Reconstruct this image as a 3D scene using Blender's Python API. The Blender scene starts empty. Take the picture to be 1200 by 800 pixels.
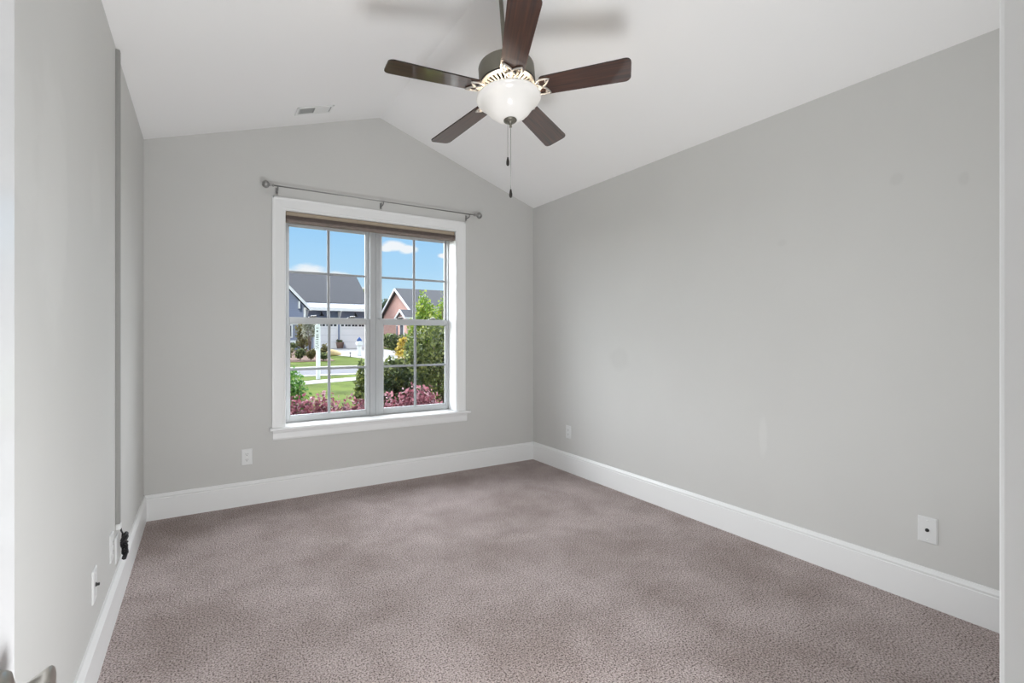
import bpy, math, random
import numpy as np
from mathutils import Vector, Matrix

R = math.radians
PI = math.pi
scene = bpy.context.scene
COL = scene.collection
random.seed(7)

# ------------------------------------------------------------------ camera
CAM_YAW = 0.561
FPX = 575.5
cam_d = bpy.data.cameras.new('camera')
cam_d.sensor_width = 36.0
cam_d.lens = 36.0 * FPX / 1200.0
cam_d.shift_y = -6.4 / 1200.0
cam_d.clip_start = 0.02
cam_d.clip_end = 500
cam = bpy.data.objects.new('camera', cam_d)
COL.objects.link(cam)
cam.location = (0, 0, 1.2)
cam.rotation_euler = (PI / 2, 0, -CAM_YAW)
scene.camera = cam

# ------------------------------------------------------------------ view
vs = scene.view_settings
scene.display_settings.display_device = 'sRGB'
vs.view_transform = 'Standard'
vs.look = 'None'
vs.exposure = 0.0
vs.gamma = 1.0
vs.use_curve_mapping = False
scene.cycles.use_denoising = True
scene.cycles.max_bounces = 12
scene.cycles.diffuse_bounces = 8
scene.cycles.glossy_bounces = 5
scene.cycles.transparent_max_bounces = 24
scene.cycles.sample_clamp_indirect = 6.0
scene.cycles.caustics_reflective = False
scene.cycles.caustics_refractive = False

# ------------------------------------------------------------------ sky
world = bpy.data.worlds.new('sky')
scene.world = world
world.use_nodes = True
wt = world.node_tree
wt.nodes.clear()


def wn(t, **k):
    n = wt.nodes.new(t)
    for a, b in k.items():
        setattr(n, a, b)
    return n


def wl(a, b):
    wt.links.new(a, b)


def pix_dir(px, py):
    u = (px - 600) / FPX
    v = (393.6 - py) / FPX
    s, c = math.sin(CAM_YAW), math.cos(CAM_YAW)
    return Vector((s + u * c, c - u * s, v)).normalized()


SKY_FILL_L, SKY_FILL_R, SKY_FILL_TOP = 8.0, 7.5, 9.5
w_out = wn('ShaderNodeOutputWorld')
w_bg = wn('ShaderNodeBackground')
w_bg.inputs['Strength'].default_value = 1.0
wl(w_bg.outputs[0], w_out.inputs[0])
w_tc = wn('ShaderNodeTexCoord')
w_sep = wn('ShaderNodeSeparateXYZ')
wl(w_tc.outputs['Generated'], w_sep.inputs[0])
w_ramp = wn('ShaderNodeValToRGB')
wl(w_sep.outputs['Z'], w_ramp.inputs[0])
els = w_ramp.color_ramp.elements
els[0].position = 0.0
els[0].color = (0.70, 0.86, 0.97, 1)
els[1].position = 1.0
els[1].color = (0.12, 0.30, 0.75, 1)
for p_, c_ in ((0.06, (0.60, 0.82, 0.97, 1)), (0.13, (0.45, 0.72, 0.98, 1)), (0.22, (0.34, 0.64, 0.98, 1))):
    e = els.new(p_)
    e.color = c_
# clouds: noise stretched along the horizon, gathered around a few directions
w_map = wn('ShaderNodeMapping')
w_map.inputs['Scale'].default_value = (9, 9, 26)
wl(w_tc.outputs['Generated'], w_map.inputs[0])
w_noise = wn('ShaderNodeTexNoise')
w_noise.inputs['Scale'].default_value = 1.6
w_noise.inputs['Detail'].default_value = 6
w_noise.inputs['Roughness'].default_value = 0.6
wl(w_map.outputs[0], w_noise.inputs['Vector'])
total = None
CLOUDS = [((-0.0, 0.0), 0)]
for (px, py, rad) in ((462, 288, 0.035), (478, 292, 0.03), (452, 291, 0.022), (520, 300, 0.02), (362, 320, 0.065),
                      (392, 325, 0.045), (427, 340, 0.028), (340, 322, 0.05), (250, 300, 0.12), (620, 310, 0.10),
                      (700, 330, 0.12), (560, 345, 0.06)):
    dv = pix_dir(px, py)
    sub = wn('ShaderNodeVectorMath', operation='SUBTRACT')
    wl(w_tc.outputs['Generated'], sub.inputs[0])
    sub.inputs[1].default_value = dv
    mul = wn('ShaderNodeVectorMath', operation='MULTIPLY')
    mul.inputs[1].default_value = (1, 1, 2.4)
    wl(sub.outputs[0], mul.inputs[0])
    ln = wn('ShaderNodeVectorMath', operation='LENGTH')
    wl(mul.outputs[0], ln.inputs[0])
    mr = wn('ShaderNodeMapRange')
    mr.inputs['From Min'].default_value = 0
    mr.inputs['From Max'].default_value = rad
    mr.inputs['To Min'].default_value = 1
    mr.inputs['To Max'].default_value = 0
    wl(ln.outputs['Value'], mr.inputs['Value'])
    if total is None:
        total = mr.outputs[0]
    else:
        mx = wn('ShaderNodeMath', operation='MAXIMUM')
        wl(total, mx.inputs[0])
        wl(mr.outputs[0], mx.inputs[1])
        total = mx.outputs[0]
w_ad = wn('ShaderNodeMath', operation='ADD')
wl(w_noise.outputs['Fac'], w_ad.inputs[0])
wl(total, w_ad.inputs[1])
w_cr = wn('ShaderNodeMapRange')
w_cr.inputs['From Min'].default_value = 0.80
w_cr.inputs['From Max'].default_value = 1.12
wl(w_ad.outputs[0], w_cr.inputs['Value'])
w_mix = wn('ShaderNodeMixRGB')
wl(w_cr.outputs[0], w_mix.inputs[0])
wl(w_ramp.outputs[0], w_mix.inputs[1])
w_mix.inputs[2].default_value = (0.93, 0.95, 1.0, 1)
# added bright sky areas left, right and above the view, to light the room
last = w_mix.outputs[0]
for (az, half, el0, el1, amp) in ((-38, 42, None, 0.62, SKY_FILL_L), (75, 42, None, 0.62, SKY_FILL_R), (12, 80, 0.27, 1.45, SKY_FILL_TOP)):
    dv = Vector((math.sin(math.radians(az)), math.cos(math.radians(az)), 0))
    dot = wn('ShaderNodeVectorMath', operation='DOT_PRODUCT')
    wl(w_tc.outputs['Generated'], dot.inputs[0])
    dot.inputs[1].default_value = dv
    m1 = wn('ShaderNodeMapRange', interpolation_type='SMOOTHSTEP')
    m1.inputs['From Min'].default_value = math.cos(R(half))
    m1.inputs['From Max'].default_value = math.cos(R(half - 14))
    wl(dot.outputs['Value'], m1.inputs['Value'])
    m2 = wn('ShaderNodeMapRange', interpolation_type='SMOOTHSTEP')
    m2.inputs['From Min'].default_value = el1
    m2.inputs['From Max'].default_value = el1 - 0.25
    wl(w_sep.outputs['Z'], m2.inputs['Value'])
    m3 = wn('ShaderNodeMath', operation='MULTIPLY')
    wl(m1.outputs[0], m3.inputs[0])
    wl(m2.outputs[0], m3.inputs[1])
    if el0 is not None:
        m6 = wn('ShaderNodeMapRange', interpolation_type='SMOOTHSTEP')
        m6.inputs['From Min'].default_value = el0
        m6.inputs['From Max'].default_value = el0 + 0.12
        wl(w_sep.outputs['Z'], m6.inputs['Value'])
        m7 = wn('ShaderNodeMath', operation='MULTIPLY')
        wl(m3.outputs[0], m7.inputs[0])
        wl(m6.outputs[0], m7.inputs[1])
        m3 = m7
    n4 = wn('ShaderNodeMapRange')
    n4.inputs['From Min'].default_value = 0.25
    n4.inputs['From Max'].default_value = 0.75
    n4.inputs['To Min'].default_value = 0.6
    n4.inputs['To Max'].default_value = 1.4
    wl(w_noise.outputs['Fac'], n4.inputs['Value'])
    m5 = wn('ShaderNodeMath', operation='MULTIPLY')
    wl(m3.outputs[0], m5.inputs[0])
    wl(n4.outputs[0], m5.inputs[1])
    add = wn('ShaderNodeMixRGB', blend_type='ADD')
    wl(m5.outputs[0], add.inputs[0])
    wl(last, add.inputs[1])
    add.inputs[2].default_value = (amp, amp, amp * 1.03, 1)
    last = add.outputs[0]
wl(last, w_bg.inputs['Color'])

# ------------------------------------------------------------------ sun, bounce flash and added fill lights
sun_d = bpy.data.lights.new('sun', 'SUN')
sun_d.energy = 2.3
sun_d.angle = R(1.5)
sun_d.color = (1.0, 0.95, 0.86)
sun = bpy.data.objects.new('sun', sun_d)
COL.objects.link(sun)
sun.rotation_euler = Vector((0.42, 0.72, -0.55)).to_track_quat('-Z', 'Y').to_euler()


def area(name, loc, target, size, energy, color=(1, 1, 1), size_y=None, spread=None):
    d = bpy.data.lights.new(name, 'AREA')
    d.energy = energy
    d.color = color
    d.size = size
    if size_y:
        d.shape = 'RECTANGLE'
        d.size_y = size_y
    if spread:
        d.spread = spread
    o = bpy.data.objects.new(name, d)
    COL.objects.link(o)
    o.location = loc
    o.rotation_euler = (Vector(target) - Vector(loc)).to_track_quat('-Z', 'Y').to_euler()
    return o


# the photographer's bounce flash, held above the camera and fired at the ceiling
area('bounce_flash', (0.50, 0.45, 1.95), (1.15, 1.9, 3.05), 0.4, 2, (0.985, 0.99, 1.0), None, R(135))
# added fill light low by the door, turned up to brighten the ceiling
area('low_fill', (0.66, 0.46, 0.32), (1.1, 3.9, 2.8), 0.58, 37, (0.965, 0.985, 1.0))
# daylight portal in the window opening (steers sky sampling, gives no light of its own)
pd = area('window_portal', (1.204, 4.19, 1.33), (1.204, 0, 1.33), 1.4, 1, size_y=1.6)
pd.data.cycles.is_portal = True
# added fill light, unseen in the hallway behind the camera
area('hall_fill', (0.2, -0.9, 2.35), (0.2, -0.7, 0), 0.4, 5, (1.0, 0.90, 0.82))
BULB_W = 1.1
BOWL_EMIT = 0.10


# ------------------------------------------------------------------ materials
def nodes(name):
    m = bpy.data.materials.new(name)
    m.use_nodes = True
    nt = m.node_tree
    return m, nt, nt.nodes['Principled BSDF']


def mat(name, col, rough=0.5, metal=0.0, spec=0.5, var=0.0, vscale=8.0, bump=0.0, bscale=60.0, stretch=None, dist=0.01):
    m, nt, b = nodes(name)
    b.inputs['Base Color'].default_value = (*col, 1)
    b.inputs['Roughness'].default_value = rough
    b.inputs['Metallic'].default_value = metal
    b.inputs['Specular IOR Level'].default_value = spec
    tc = nt.nodes.new('ShaderNodeTexCoord')
    mp = nt.nodes.new('ShaderNodeMapping')
    nt.links.new(tc.outputs['Object'], mp.inputs[0])
    if stretch:
        mp.inputs['Scale'].default_value = stretch
    if var > 0:
        n = nt.nodes.new('ShaderNodeTexNoise')
        n.inputs['Scale'].default_value = vscale
        n.inputs['Detail'].default_value = 5
        nt.links.new(mp.outputs[0], n.inputs['Vector'])
        r = nt.nodes.new('ShaderNodeValToRGB')
        r.color_ramp.elements[0].position = 0.3
        r.color_ramp.elements[1].position = 0.7
        r.color_ramp.elements[0].color = (*[max(0, c * (1 - var)) for c in col], 1)
        r.color_ramp.elements[1].color = (*[min(1, c * (1 + var)) for c in col], 1)
        nt.links.new(n.outputs['Fac'], r.inputs[0])
        nt.links.new(r.outputs[0], b.inputs['Base Color'])
    if bump > 0:
        n2 = nt.nodes.new('ShaderNodeTexNoise')
        n2.inputs['Scale'].default_value = bscale
        n2.inputs['Detail'].default_value = 3
        nt.links.new(mp.outputs[0], n2.inputs['Vector'])
        bp = nt.nodes.new('ShaderNodeBump')
        bp.inputs['Strength'].default_value = bump
        bp.inputs['Distance'].default_value = dist
        nt.links.new(n2.outputs['Fac'], bp.inputs['Height'])
        nt.links.new(bp.outputs[0], b.inputs['Normal'])
    return m


def leaf_mat(name, c1, c2, c3, rough=0.5):
    """leaf colour differs from leaf to leaf"""
    m, nt, b = nodes(name)
    g = nt.nodes.new('ShaderNodeNewGeometry')
    r = nt.nodes.new('ShaderNodeValToRGB')
    r.color_ramp.elements[0].color = (*c1, 1)
    r.color_ramp.elements[1].color = (*c3, 1)
    e = r.color_ramp.elements.new(0.55)
    e.color = (*c2, 1)
    nt.links.new(g.outputs['Random Per Island'], r.inputs[0])
    nt.links.new(r.outputs[0], b.inputs['Base Color'])
    b.inputs['Roughness'].default_value = rough
    tr = nt.nodes.new('ShaderNodeBsdfTranslucent')
    nt.links.new(r.outputs[0], tr.inputs['Color'])
    mx = nt.nodes.new('ShaderNodeMixShader')
    mx.inputs[0].default_value = 0.3
    nt.links.new(b.outputs[0], mx.inputs[1])
    nt.links.new(tr.outputs[0], mx.inputs[2])
    nt.links.new(mx.outputs[0], nt.nodes['Material Output'].inputs[0])
    return m


def carpet_mat():
    m, nt, b = nodes('carpet')
    L = nt.links.new
    tc = nt.nodes.new('ShaderNodeTexCoord')
    b.inputs['Roughness'].default_value = 1.0
    b.inputs['Specular IOR Level'].default_value = 0.05
    # tuft speckle
    n1 = nt.nodes.new('ShaderNodeTexNoise')
    n1.inputs['Scale'].default_value = 150
    n1.inputs['Detail'].default_value = 3
    n1.inputs['Roughness'].default_value = 0.65
    L(tc.outputs['Object'], n1.inputs['Vector'])
    r1 = nt.nodes.new('ShaderNodeValToRGB')
    r1.color_ramp.elements[0].position = 0.36
    r1.color_ramp.elements[1].position = 0.60
    r1.color_ramp.elements[0].color = (0.085, 0.066, 0.062, 1)
    r1.color_ramp.elements[1].color = (0.63, 0.55, 0.53, 1)
    e_ = r1.color_ramp.elements.new(0.45)
    e_.color = (0.37, 0.312, 0.298, 1)
    L(n1.outputs['Fac'], r1.inputs[0])
    # brushed and trodden patches in the pile
    n2 = nt.nodes.new('ShaderNodeTexNoise')
    n2.inputs['Scale'].default_value = 2.3
    n2.inputs['Detail'].default_value = 6
    n2.inputs['Roughness'].default_value = 0.62
    n2.inputs['Distortion'].default_value = 0.15
    L(tc.outputs['Object'], n2.inputs['Vector'])
    r2 = nt.nodes.new('ShaderNodeValToRGB')
    r2.color_ramp.elements[0].position = 0.36
    r2.color_ramp.elements[1].position = 0.66
    r2.color_ramp.elements[0].color = (0.80, 0.775, 0.76, 1)
    r2.color_ramp.elements[1].color = (1.13, 1.13, 1.14, 1)
    L(n2.outputs['Fac'], r2.inputs[0])
    mu = nt.nodes.new('ShaderNodeMixRGB')
    mu.blend_type = 'MULTIPLY'
    mu.inputs[0].default_value = 1.0
    L(r1.outputs[0], mu.inputs[1])
    L(r2.outputs[0], mu.inputs[2])
    L(mu.outputs[0], b.inputs['Base Color'])
    v = nt.nodes.new('ShaderNodeTexNoise')
    v.inputs['Scale'].default_value = 120
    v.inputs['Detail'].default_value = 2
    L(tc.outputs['Object'], v.inputs['Vector'])
    bp = nt.nodes.new('ShaderNodeBump')
    bp.inputs['Strength'].default_value = 0.9
    bp.inputs['Distance'].default_value = 0.012
    L(v.outputs['Fac'], bp.inputs['Height'])
    L(bp.outputs[0], b.inputs['Normal'])
    return m


def wood_mat():
    m, nt, b = nodes('walnut')
    L = nt.links.new
    tc = nt.nodes.new('ShaderNodeTexCoord')
    mp = nt.nodes.new('ShaderNodeMapping')
    mp.inputs['Scale'].default_value = (2.0, 45, 20)
    L(tc.outputs['Object'], mp.inputs[0])
    n = nt.nodes.new('ShaderNodeTexNoise')
    n.inputs['Scale'].default_value = 2.2
    n.inputs['Detail'].default_value = 6
    L(mp.outputs[0], n.inputs['Vector'])
    r = nt.nodes.new('ShaderNodeValToRGB')
    r.color_ramp.elements[0].position = 0.3
    r.color_ramp.elements[1].position = 0.72
    r.color_ramp.elements[0].color = (0.018, 0.007, 0.0045, 1)
    r.color_ramp.elements[1].color = (0.078, 0.028, 0.015, 1)
    L(n.outputs['Fac'], r.inputs[0])
    L(r.outputs[0], b.inputs['Base Color'])
    b.inputs['Roughness'].default_value = 0.30
    b.inputs['Coat Weight'].default_value = 1.0
    b.inputs['Coat Roughness'].default_value = 0.06
    b.inputs['Coat IOR'].default_value = 1.75
    return m


def glass_mat():
    m = bpy.data.materials.new('window_glass')
    m.use_nodes = True
    nt = m.node_tree
    nt.nodes.clear()
    o = nt.nodes.new('ShaderNodeOutputMaterial')
    t = nt.nodes.new('ShaderNodeBsdfTransparent')
    t.inputs[0].default_value = (0.97, 0.985, 0.98, 1)
    g = nt.nodes.new('ShaderNodeBsdfGlossy')
    g.inputs['Roughness'].default_value = 0.02
    x = nt.nodes.new('ShaderNodeMixShader')
    x.inputs[0].default_value = 0.006
    nt.links.new(t.outputs[0], x.inputs[1])
    nt.links.new(g.outputs[0], x.inputs[2])
    nt.links.new(x.outputs[0], o.inputs[0])
    return m


def bowl_mat():
    m = bpy.data.materials.new('frosted_glass')
    m.use_nodes = True
    nt = m.node_tree
    nt.nodes.clear()
    L = nt.links.new
    o = nt.nodes.new('ShaderNodeOutputMaterial')
    d = nt.nodes.new('ShaderNodeBsdfDiffuse')
    d.inputs[0].default_value = (0.78, 0.77, 0.75, 1)
    t = nt.nodes.new('ShaderNodeBsdfTranslucent')
    t.inputs[0].default_value = (0.62, 0.59, 0.55, 1)
    x = nt.nodes.new('ShaderNodeMixShader')
    x.inputs[0].default_value = 0.008
    L(d.outputs[0], x.inputs[1])
    L(t.outputs[0], x.inputs[2])
    e = nt.nodes.new('ShaderNodeEmission')
    e.inputs[0].default_value = (1.0, 0.955, 0.88, 1)
    e.inputs[1].default_value = BOWL_EMIT
    a = nt.nodes.new('ShaderNodeAddShader')
    L(x.outputs[0], a.inputs[0])
    L(e.outputs[0], a.inputs[1])
    g = nt.nodes.new('ShaderNodeBsdfGlossy')
    g.inputs['Roughness'].default_value = 0.15
    y = nt.nodes.new('ShaderNodeMixShader')
    y.inputs[0].default_value = 0.04
    L(a.outputs[0], y.inputs[1])
    L(g.outputs[0], y.inputs[2])
    L(y.outputs[0], o.inputs[0])
    return m


def brick_mat():
    m, nt, b = nodes('brick')
    L = nt.links.new
    tc = nt.nodes.new('ShaderNodeTexCoord')
    mp = nt.nodes.new('ShaderNodeMapping')
    mp.inputs['Rotation'].default_value = (0, R(-90), R(-90))
    L(tc.outputs['Object'], mp.inputs[0])
    n = nt.nodes.new('ShaderNodeTexBrick')
    n.inputs['Scale'].default_value = 3.0
    n.inputs['Color1'].default_value = (0.66, 0.38, 0.31, 1)
    n.inputs['Color2'].default_value = (0.57, 0.30, 0.24, 1)
    n.inputs['Mortar'].default_value = (0.55, 0.42, 0.38, 1)
    n.inputs['Mortar Size'].default_value = 0.012
    L(mp.outputs[0], n.inputs['Vector'])
    L(n.outputs[0], b.inputs['Base Color'])
    b.inputs['Roughness'].default_value = 0.9
    return m


def siding_mat(name, col):
    m, nt, b = nodes(name)
    L = nt.links.new
    tc = nt.nodes.new('ShaderNodeTexCoord')
    w = nt.nodes.new('ShaderNodeTexWave')
    w.bands_direction = 'Z'
    w.wave_profile = 'SAW'
    w.inputs['Scale'].default_value = 1.6
    L(tc.outputs['Object'], w.inputs['Vector'])
    bp = nt.nodes.new('ShaderNodeBump')
    bp.inputs['Strength'].default_value = 0.6
    bp.inputs['Distance'].default_value = 0.02
    L(w.outputs['Fac'], bp.inputs['Height'])
    L(bp.outputs[0], b.inputs['Normal'])
    b.inputs['Base Color'].default_value = (*col, 1)
    b.inputs['Roughness'].default_value = 0.8
    return m


M = {
    'wall': mat('wall_paint', (0.60, 0.60, 0.585), 0.55, spec=0.35, var=0.012, vscale=2.2, bump=0.06, bscale=220, dist=0.002),
    'ceil': mat('ceiling_paint', (0.90, 0.90, 0.90), 0.85, spec=0.2, bump=0.05, bscale=240, dist=0.002),
    'trim': mat('trim_paint', (0.83, 0.84, 0.84), 0.35, spec=0.45),
    'door': mat('door_paint', (0.70, 0.71, 0.72), 0.22, spec=0.5),
    'vinyl': mat('sash_vinyl', (0.50, 0.515, 0.525), 0.35, spec=0.5),  # white vinyl; the shade on it is put into this grey
    'grille': mat('grille_bar', (0.33, 0.345, 0.36), 0.4, spec=0.5),  # bars darkened too, their backlit shade is put into the colour
    'shade_top': mat('shade_headrail', (0.40, 0.33, 0.25), 0.6, var=0.05, vscale=40),
    'shade': mat('shade_fabric', (0.225, 0.185, 0.165), 0.85, var=0.08, vscale=50),
    'rod': mat('rod_pewter', (0.33, 0.33, 0.32), 0.38, metal=0.85),
    'plate': mat('plate_plastic', (0.74, 0.75, 0.75), 0.35),
    'slot': mat('dark_slot', (0.03, 0.03, 0.03), 0.6),
    'raceway': mat('raceway_plastic', (0.30, 0.30, 0.288), 0.5),
    'black': mat('black_rubber', (0.012, 0.012, 0.013), 0.45),
    'nickel': mat('satin_nickel', (0.50, 0.48, 0.44), 0.28, metal=1.0),
    'bronze': mat('pewter_housing', (0.20, 0.19, 0.16), 0.42, metal=0.75, var=0.04, vscale=30),
    'silver': mat('bracket_finish', (0.52, 0.49, 0.455), 0.42, metal=0.4),
    'fob': mat('fob_wood', (0.018, 0.013, 0.010), 0.35),
    'chain': mat('chain_metal', (0.42, 0.42, 0.40), 0.4, metal=0.8),
    'edge': mat('blade_edge', (0.02, 0.012, 0.010), 0.4),
    'vent': mat('vent_enamel', (0.84, 0.85, 0.84), 0.4),
    'ventdark': mat('vent_recess', (0.05, 0.05, 0.05), 0.8),
    'carpet': carpet_mat(),
    'wood': wood_mat(),
    'glass': glass_mat(),
    'bowl': bowl_mat(),
    'brick': brick_mat(),
    'siding': siding_mat('blue_siding', (0.235, 0.265, 0.37)),
    'white': mat('exterior_white', (0.80, 0.80, 0.80), 0.6),
    'garage': mat('garage_white', (0.72, 0.72, 0.75), 0.55, bump=0.15, bscale=3, stretch=(1, 1, 8)),
    'shingle': mat('shingles', (0.072, 0.071, 0.078), 0.9, var=0.25, vscale=9, bump=0.4, bscale=12, stretch=(0.5, 2, 2), dist=0.03),
    'metal_roof': mat('metal_roof', (0.30, 0.31, 0.34), 0.4, metal=0.2),
    'darkglass': mat('dark_window', (0.03, 0.035, 0.045), 0.1),
    'lamp_iron': mat('black_iron', (0.02, 0.02, 0.022), 0.5),
    'asphalt': mat('asphalt', (0.115, 0.115, 0.13), 0.9, var=0.12, vscale=3),
    'concrete': mat('concrete', (0.48, 0.46, 0.43), 0.85, var=0.06, vscale=2),
    'grass': mat('lawn', (0.095, 0.128, 0.022), 0.95, spec=0.1, var=0.35, vscale=1.3, bump=0.7, bscale=40, dist=0.04),
    'mulch': mat('mulch', (0.17, 0.10, 0.07), 0.95, var=0.4, vscale=14, bump=0.6, bscale=50, dist=0.03),
    'bark': mat('bark', (0.14, 0.10, 0.075), 0.9, var=0.2, vscale=20),
    'terracotta': mat('terracotta', (0.25, 0.16, 0.13), 0.8),
    'stone': mat('sandstone', (0.62, 0.46, 0.24), 0.9, var=0.15, vscale=6),
    'blue': mat('blue_lid', (0.03, 0.08, 0.25), 0.5),
    'brownpost': mat('brown_post', (0.10, 0.05, 0.04), 0.8),
    'yard_concrete': mat('slab', (0.4, 0.4, 0.4), 0.9),
    'lf_green': leaf_mat('leaf_green', (0.04, 0.06, 0.018), (0.135, 0.17, 0.05), (0.36, 0.38, 0.12)),
    'lf_dark': leaf_mat('leaf_dark', (0.03, 0.046, 0.018), (0.10, 0.13, 0.045), (0.30, 0.33, 0.12)),
    'lf_lime': leaf_mat('leaf_lime', (0.09, 0.16, 0.02), (0.22, 0.34, 0.04), (0.48, 0.50, 0.08)),
    'lf_bright': leaf_mat('leaf_bright', (0.05, 0.14, 0.025), (0.12, 0.27, 0.05), (0.25, 0.42, 0.08)),
    'lf_red': leaf_mat('leaf_plum', (0.09, 0.025, 0.034), (0.27, 0.085, 0.11), (0.52, 0.25, 0.28)),
    'lf_yellow': leaf_mat('leaf_gold', (0.22, 0.17, 0.03), (0.50, 0.36, 0.06), (0.70, 0.52, 0.10)),
    'lf_olive': leaf_mat('leaf_olive', (0.09, 0.085, 0.035), (0.17, 0.15, 0.06), (0.30, 0.26, 0.10)),
    'lf_pine': leaf_mat('leaf_pine', (0.02, 0.04, 0.02), (0.045, 0.075, 0.035), (0.09, 0.13, 0.06)),
    'lf_pale': leaf_mat('leaf_pale', (0.10, 0.12, 0.07), (0.36, 0.36, 0.28), (0.60, 0.60, 0.52)),
}


def wall_marks(base, name, blobs):
    """wall paint with touched-up patches and scuffs: (y, z, ry, rz, factor)"""
    m = base.copy()
    m.name = name
    nt = m.node_tree
    L = nt.links.new
    b = nt.nodes['Principled BSDF']
    src = b.inputs['Base Color'].links[0].from_socket
    tc = nt.nodes.new('ShaderNodeTexCoord')
    no = nt.nodes.new('ShaderNodeTexNoise')
    no.inputs['Scale'].default_value = 9
    L(tc.outputs['Object'], no.inputs['Vector'])
    for (y, z, ry, rz, f) in blobs:
        su = nt.nodes.new('ShaderNodeVectorMath')
        su.operation = 'SUBTRACT'
        su.inputs[1].default_value = (0, y, z)
        L(tc.outputs['Object'], su.inputs[0])
        mu = nt.nodes.new('ShaderNodeVectorMath')
        mu.operation = 'MULTIPLY'
        mu.inputs[1].default_value = (0, 1 / ry, 1 / rz)
        L(su.outputs[0], mu.inputs[0])
        ln = nt.nodes.new('ShaderNodeVectorMath')
        ln.operation = 'LENGTH'
        L(mu.outputs[0], ln.inputs[0])
        ad = nt.nodes.new('ShaderNodeMath')
        ad.operation = 'ADD'
        L(ln.outputs['Value'], ad.inputs[0])
        L(no.outputs['Fac'], ad.inputs[1])
        mr = nt.nodes.new('ShaderNodeMapRange')
        mr.interpolation_type = 'SMOOTHSTEP'
        mr.inputs['From Min'].default_value = 1.7
        mr.inputs['From Max'].default_value = 1.1
        L(ad.outputs[0], mr.inputs['Value'])
        mx = nt.nodes.new('ShaderNodeMixRGB')
        mx.blend_type = 'MULTIPLY'
        L(mr.outputs[0], mx.inputs[0])
        L(src, mx.inputs[1])
        mx.inputs[2].default_value = (f, f, f, 1)
        src = mx.outputs[0]
    L(src, b.inputs['Base Color'])
    return m


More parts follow.
